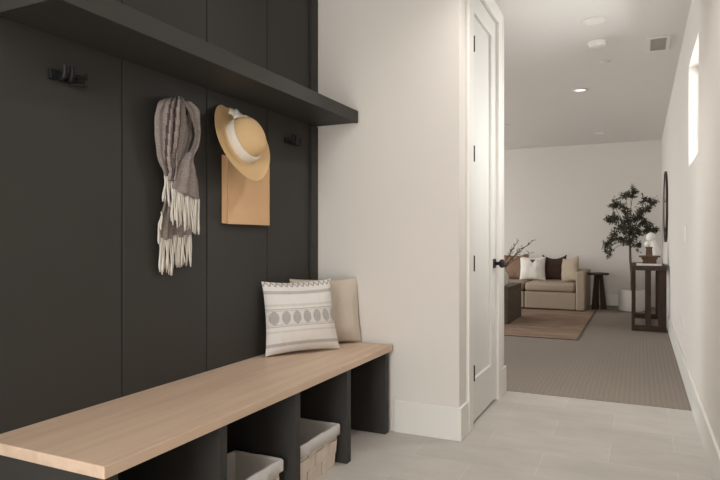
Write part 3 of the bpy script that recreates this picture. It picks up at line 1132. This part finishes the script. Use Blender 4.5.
# ------------------------------------------------------------------ olive tree
PX, PY = -0.10, 9.22
PS = math.hypot(1, 0)
pot = thing('potted_olive_tree', 'olive tree in a white cylinder pot in the far corner', 'potted tree', (PX, PY, 0.004))
m = MB()
PR, PH = 0.178, 0.30
m.lathe([(0.0, 0.0045), (PR - 0.012, 0.0045), (PR, 0.012), (PR, PH - 0.006), (PR - 0.004, PH), (PR - 0.016, PH), (PR - 0.02, PH - 0.006), (PR - 0.02, PH - 0.05), (0, PH - 0.0501)],
        Matrix.Translation((PX, PY, 0)), 48)
ptb = m.build('pot', M['pot'], pot, smooth=True, sharp=45)
m = MB()
m.lathe([(0.0, PH - 0.049), (PR - 0.021, PH - 0.049), (PR - 0.05, PH - 0.032), (0.0, PH - 0.026)], Matrix.Translation((PX, PY, 0)), 32)
m.build('soil', M['soil'], ptb, smooth=True)
rnd = random.Random(11)


def tp(x, y, dy=0.0):
    x, y = 240 + (x - 240) * 0.9, 248 + (y - 240) * 0.93
    return depth_pt(590 + x / 6, 180 + y / 6, PY + dy)


top = tp(240, 395)
b0 = Vector((PX + 0.0, PY, PH - 0.04))
fork1, fork2 = tp(236, 330), tp(245, 260, 0.02)
m = MB()
m.tube([b0, b0.lerp(top, 0.35) + Vector((0.006, 0, 0)), b0.lerp(top, 0.7) + Vector((-0.004, 0, 0)), top, fork1, fork2], [0.020, 0.018, 0.016, 0.015, 0.011, 0.008], 10)
clusters = [(245, 85, 0.02), (215, 78, -.05), (262, 50, 0.0), (330, 110, .06), (376, 130, .05), (345, 165, -.05), (190, 150, -.06), (150, 148, .04), (135, 132, .0), (222, 185, .05), (310, 190, -.08), (295, 215, .08),
            (150, 228, -.08), (108, 240, .0), (125, 222, .06), (230, 235, -.1), (178, 290, .1), (205, 310, -.1), (268, 285, -.12), (300, 312, .08), (340, 298, -.05), (405, 298, .02), (360, 285, .1),
            (122, 370, -.05), (95, 400, .03), (105, 435, .0), (145, 335, .08), (240, 372, -.12), (285, 396, .05), (190, 360, -.08), (240, 290, .1), (255, 330, 0.0), (210, 260, 0.0), (275, 240, 0.0), (320, 255, .1)]
leaf = MB()


def add_leaf(p, d, ln, wd):
    d = d.normalized()
    s = d.cross(Vector((rnd.uniform(-1, 1), rnd.uniform(-1, 1), rnd.uniform(-1, 1))))
    if s.length < 0.05:
        s = d.orthogonal()
    s = s.normalized()
    n = d.cross(s)
    q = [p, p + d * ln * 0.35 + s * wd, p + d * ln * 0.75 + s * wd * 0.8, p + d * ln, p + d * ln * 0.75 - s * wd * 0.8, p + d * ln * 0.35 - s * wd, p + d * ln * 0.5 - n * wd * 0.35]
    leaf.add(q, [(0, 1, 6), (1, 2, 6), (2, 3, 6), (3, 4, 6), (4, 5, 6), (5, 0, 6)])


for cx_, cy_, dy in clusters:
    c = tp(cx_, cy_, dy)
    src = [top, fork1, fork2][rnd.randrange(3)] if cy_ < 330 else top
    if c.z < src.z:
        src = top
    midp = src.lerp(c, 0.5) + Vector((rnd.uniform(-.02, .02), rnd.uniform(-.02, .02), 0.02 if cy_ < 330 else 0.05))
    m.tube([src, midp, c], [0.006, 0.004, 0.0025], 6)
    for s_ in range(9):
        dirv = (c - src).normalized() * 0.5 + Vector((rnd.uniform(-1, 1), rnd.uniform(-1, 1), rnd.uniform(-.8, .9)))
        dirv = dirv.normalized()
        ln = rnd.uniform(0.05, 0.12)
        e = c + dirv * ln
        e.x = min(e.x, XR - 0.03)
        m.tube([c, c.lerp(e, 0.5) + Vector((0, 0, 0.004)), e], [0.0022, 0.0018, 0.001], 5)
        for q in range(11):
            f = (q + 0.6) / 11
            p = c.lerp(e, f)
            if p.x > XR - 0.07:
                continue
            add_leaf(p, dirv * 0.55 + Vector((rnd.uniform(-1, 1), rnd.uniform(-1, 1), rnd.uniform(-1, 0.8))), rnd.uniform(0.036, 0.058), rnd.uniform(0.005, 0.008))
m.build('trunk', M['bark'], pot, smooth=True)
leaf.build('foliage', M['leaf'], pot)

# ------------------------------------------------------------------ side table
SX, SY = -0.545, 9.22
G0 = 0.0045
st_ = thing('side_table', 'small round dark wood side table between sofa and tree', 'side table', (SX, SY, 0.004))
m = MB()
m.lathe([(0.0, 0.500), (0.140, 0.500), (0.145, 0.506), (0.145, 0.522), (0.140, 0.527), (0.0, 0.5275)], Matrix.Translation((SX, SY, 0)), 40)
m.build('tabletop', M['walnut_y'], st_, smooth=True, sharp=40)
for k in range(3):
    a = R(-90 + 60 + 120 * k + 20)
    d = Vector((math.cos(a), math.sin(a), 0))
    s_ = Vector((-d.y, d.x, 0)) * 0.022
    p0, p1 = Vector((SX, SY, G0)), Vector((SX, SY, 0.4995))
    m = MB()
    m.hexa([p0 + d * 0.035 - s_, p0 + d * 0.115 - s_, p0 + d * 0.115 + s_, p0 + d * 0.035 + s_],
           [p1 + d * 0.014 - s_ * .8, p1 + d * 0.062 - s_ * .8, p1 + d * 0.062 + s_ * .8, p1 + d * 0.014 + s_ * .8])
    m.build('leg', M['walnut'], st_, bevel=0.003)

# ------------------------------------------------------------------ rug
RUGX1, RUGY0, RUGY1 = -0.555, 6.25, 9.0
rg = thing('area_rug', 'faded rust and beige rug under the sofa and coffee table', 'rug', (-2.2, 7.6, 0.004))
box(-3.9, RUGX1 - 0.02, RUGY0 + 0.02, RUGY1 - 0.02, 0.0045, 0.011).build('rug_pile', M['rug'], rg)
m = MB()
m.box(-3.92, RUGX1, RUGY0, RUGY0 + 0.02, 0.0045, 0.0115)
m.box(-3.92, RUGX1, RUGY1 - 0.02, RUGY1, 0.0045, 0.0115)
m.box(RUGX1 - 0.02, RUGX1, RUGY0 + 0.02, RUGY1 - 0.02, 0.0045, 0.0115)
m.box(-3.92, -3.90, RUGY0 + 0.02, RUGY1 - 0.02, 0.0045, 0.0115)
m.build('binding', M['rug_edge'], rg, label='dark rug binding')

# ------------------------------------------------------------------ sofa
FX1, FY0, FY1 = -0.690, 8.74, 9.81
AZ = 0.555
RZ = 0.0118
sf = thing('sofa', 'beige linen sofa with square arm against the back wall', 'sofa', (-1.7, 9.3, RZ))
FX0 = -3.2
AW = 0.115
mods = [(-1.505, FX1 - AW - 0.002), (-2.45, -1.513), (-3.2, -2.458)]
for i, (a, b) in enumerate(mods):
    box(a, b, FY0 + 0.015, FY1, RZ + 0.012, 0.264).build('seat_base', M['sofa'], sf, bevel=0.018, seg=3)
    m = MB()
    m.box(a + 0.004, b - 0.006, FY0 + 0.005, FY1 - 0.17, 0.266, 0.390)
    m.build('seat_cushion', M['sofa'], sf, bevel=0.045, seg=5, smooth=True)
    box(a, b, FY1 - 0.165, FY1, 0.2645, AZ).build('backrest', M['sofa'], sf, bevel=0.022, seg=3)
box(FX1 - AW, FX1, FY0, FY1, RZ + 0.008, AZ).build('arm', M['sofa'], sf, bevel=0.018, seg=3)
m = MB()
for x in (FX0 + 0.06, -1.55, FX1 - 0.06):
    for y in (FY0 + 0.07, FY1 - 0.07):
        m2 = box(x - 0.02, x + 0.02, y - 0.02, y + 0.02, 0.0118 if y < 9 else 0.0045, 0.026)
        m2.build('foot', M['walnut'], sf)


def sofa_pillow(u, v, Y, wd, ht, th, right, lean, colf, label, seed, n=40, roll=0.0, sag=0.3, pinch=0.07):
    p = depth_pt(u, v, Y)
    return place_pillow('sofa_cushion', pillow_mesh(wd, ht, th, colf, seed, n=n, sag=sag, pinch=pinch), M['cloth'], Vector((p.x, Y, 0.388)), right, lean, label, 'cushion', 'cushions on the sofa', roll)


def motif(a, b):
    if 0.44 < b < 0.80 and abs(a) < 0.24 * (b - 0.42) / 0.36:
        return (0.09, 0.075, 0.065)
    if max(abs(a), abs(b)) > 0.93 and (int((a + b) * 40) % 2):
        return (0.55, 0.51, 0.46)
    return (0.72, 0.68, 0.62)


sofa_pillow(513, 281, 9.42, 0.47, 0.40, 0.15, (1, 0.0), R(12), plain((0.255, 0.165, 0.115)), 'brown cushion at the left, next to the white cushion', 21)
sofa_pillow(532.5, 281, 9.30, 0.385, 0.375, 0.13, (1, 0.10), R(14), motif, 'white cushion with a small dark triangle at its top', 22, 80, sag=0.35)
sofa_pillow(554.5, 281, 9.44, 0.36, 0.40, 0.13, (1, 0.14), R(10), plain((0.062, 0.036, 0.029)), 'dark chocolate brown cushion in the middle of the sofa', 23, sag=1.1, pinch=0.09)
sofa_pillow(569.6, 281, 9.17, 0.37, 0.375, 0.15, (0.66, -0.75), R(10), plain((0.36, 0.29, 0.215)), 'khaki beige cushion leaning against the sofa arm', 24, roll=R(-10), pinch=0.08)

# ------------------------------------------------------------------ coffee table with vase
TX1, TY0, TY1, TZ = -1.400, 7.05, 7.92, 0.445
cf = thing('coffee_table', 'dark wood waterfall coffee table standing on the rug', 'coffee table', (-1.9, 7.35, 0.0118))
box(-2.45, TX1, TY0, TY1, TZ - 0.05, TZ).build('tabletop', M['table'], cf, bevel=0.004)
for xa, xb in ((TX1 - 0.07, TX1), (-2.45, -2.38)):
    box(xa, xb, TY0, TY1, 0.0118, TZ - 0.0505).build('side_panel', M['table'], cf, bevel=0.004)
VX, VY = -1.50, 7.25
vz = thing('branch_vase', 'white vase of bare twigs on the coffee table by the door frame', 'vase', (VX, VY, TZ))
m = MB()
m.lathe([(0.0, TZ + 0.0005), (0.045, TZ + 0.0005), (0.062, TZ + 0.02), (0.070, TZ + 0.08), (0.060, TZ + 0.14), (0.034, TZ + 0.18), (0.026, TZ + 0.20), (0.032, TZ + 0.225), (0.026, TZ + 0.226), (0.018, TZ + 0.20), (0.0, TZ + 0.19)],
        Matrix.Translation((VX, VY, 0)), 32)
m.build('vase_body', M['pot'], vz, smooth=True, sharp=70)
m = MB()
rnd = random.Random(5)
neck = Vector((VX, VY, TZ + 0.20))
tips = [(533, 241, 0.0), (527, 247, 0.06), (520, 252, -0.05), (514, 247, 0.04), (530, 254, -0.04), (510, 252, -0.05), (517, 243, 0.08)]
for u, v, dy in tips:
    e = depth_pt(u, v, VY + dy)
    prev = neck
    pts = [neck]
    for k in range(1, 6):
        f = k / 5
        pts.append(neck.lerp(e, f) + Vector((rnd.uniform(-.012, .012), rnd.uniform(-.012, .012), rnd.uniform(-.006, .012) + 0.03 * math.sin(f * PI))))
    m.tube(pts, [0.006, 0.0055, 0.005, 0.0045, 0.004, 0.003], 6)
    for k in range(2, 6):
        for s_ in range(2):
            p = pts[k]
            d = (e - neck).normalized() * 0.6 + Vector((rnd.uniform(-1, 1), rnd.uniform(-1, 1), rnd.uniform(-.5, 1)))
            q = p + d.normalized() * rnd.uniform(0.025, 0.06)
            m.tube([p, p.lerp(q, 0.5) + Vector((0, 0, 0.004)), q], [0.003, 0.0028, 0.004], 5)
m.build('twigs', M['twig'], vz, smooth=True)

# ------------------------------------------------------------------ light
world = bpy.data.worlds.new('World')
scene.world = world
world.use_nodes = True
nt = world.node_tree
bg_ = nt.nodes['Background']
sky = nt.nodes.new('ShaderNodeTexSky')
try:
    sky.sky_type = 'NISHITA'
    sky.sun_disc = False
    sky.sun_elevation = R(40)
    sky.sun_rotation = R(200)
    sky.air_density = 1.0
    sky.dust_density = 3.0
except Exception:
    pass
nt.links.new(sky.outputs['Color'], bg_.inputs['Color'])
bg_.inputs['Strength'].default_value = 0.25


DAY = (0.985, 1.0, 1.0)
WARM = (1, 0.975, 0.935)


def area(name, loc, rot, sx, sy, power, col=(1, 0.97, 0.92), spread=180):
    l = bpy.data.lights.new(name, 'AREA')
    l.shape = 'RECTANGLE'
    l.size, l.size_y = sx, sy
    l.energy = power
    l.color = col
    l.spread = R(spread)
    o = bpy.data.objects.new(name, l)
    COL.objects.link(o)
    o.location = loc
    o.rotation_euler = rot
    return o


def spot(name, loc, power, size=140, blend=0.8, rad=0.05, col=(1, 0.92, 0.80)):
    l = bpy.data.lights.new(name, 'SPOT')
    l.energy = power
    l.spot_size = R(size)
    l.spot_blend = blend
    l.shadow_soft_size = rad
    l.color = col
    o = bpy.data.objects.new(name, l)
    COL.objects.link(o)
    o.location = loc
    return o


# daylight through the glazed door behind the camera, the hall window and the living-room window
area('daylight_entry', (-0.67, YF - 0.3, 1.15), (R(90), 0, 0), 1.3, 2.1, 105, DAY)
area('daylight_hall', (XR + 0.6, 4.3, 1.85), (0, R(90), 0), 0.9, 1.0, 53, DAY)
area('daylight_living', (XW - 0.3, 6.9, 1.35), (0, R(-90), 0), 1.6, 3.8, 178, DAY)
# added point light standing in for bounced flash, then entry, hall and recessed spots
lp = bpy.data.lights.new('flash_bounce_fill', 'POINT')
lp.energy = 10.5; lp.shadow_soft_size = 0.16; lp.color = WARM
lo = bpy.data.objects.new('flash_bounce_fill', lp); COL.objects.link(lo); lo.location = (-0.35, 0.9, 2.1)
spot('lamp_entry', (-0.40, 2.62, ZC - 0.02), 43, 155, 0.9, 0.06, WARM)
spot('hall_floor_fill', (-0.27, 3.35, ZC - 0.02), 38, 92, 1.0, 0.06, WARM)  # added spot without a fixture, shapes the bright pool on the hall floor
for x, y, r, l, lit in LIGHTS:
    spot('lamp_recessed', (x, y, ZC - 0.02), 6 if y < 7 else 3, 140, 0.8, 0.05, WARM)

# ------------------------------------------------------------------ camera
cam = bpy.data.cameras.new('Camera')
cam.sensor_fit = 'HORIZONTAL'
cam.sensor_width = 36.0
cam.lens = F / 720 * 36.0
cam.clip_start = 0.05
co = bpy.data.objects.new('Camera', cam)
COL.objects.link(co)
co.location = (0, 0, HC)
co.rotation_euler = (R(90), 0, math.atan2(SS, CC))
scene.camera = co

scene.view_settings.view_transform = 'Standard'
scene.view_settings.look = 'None'
scene.view_settings.gamma = 1.0
scene.view_settings.use_curve_mapping = False
scene.view_settings.exposure = 0.0
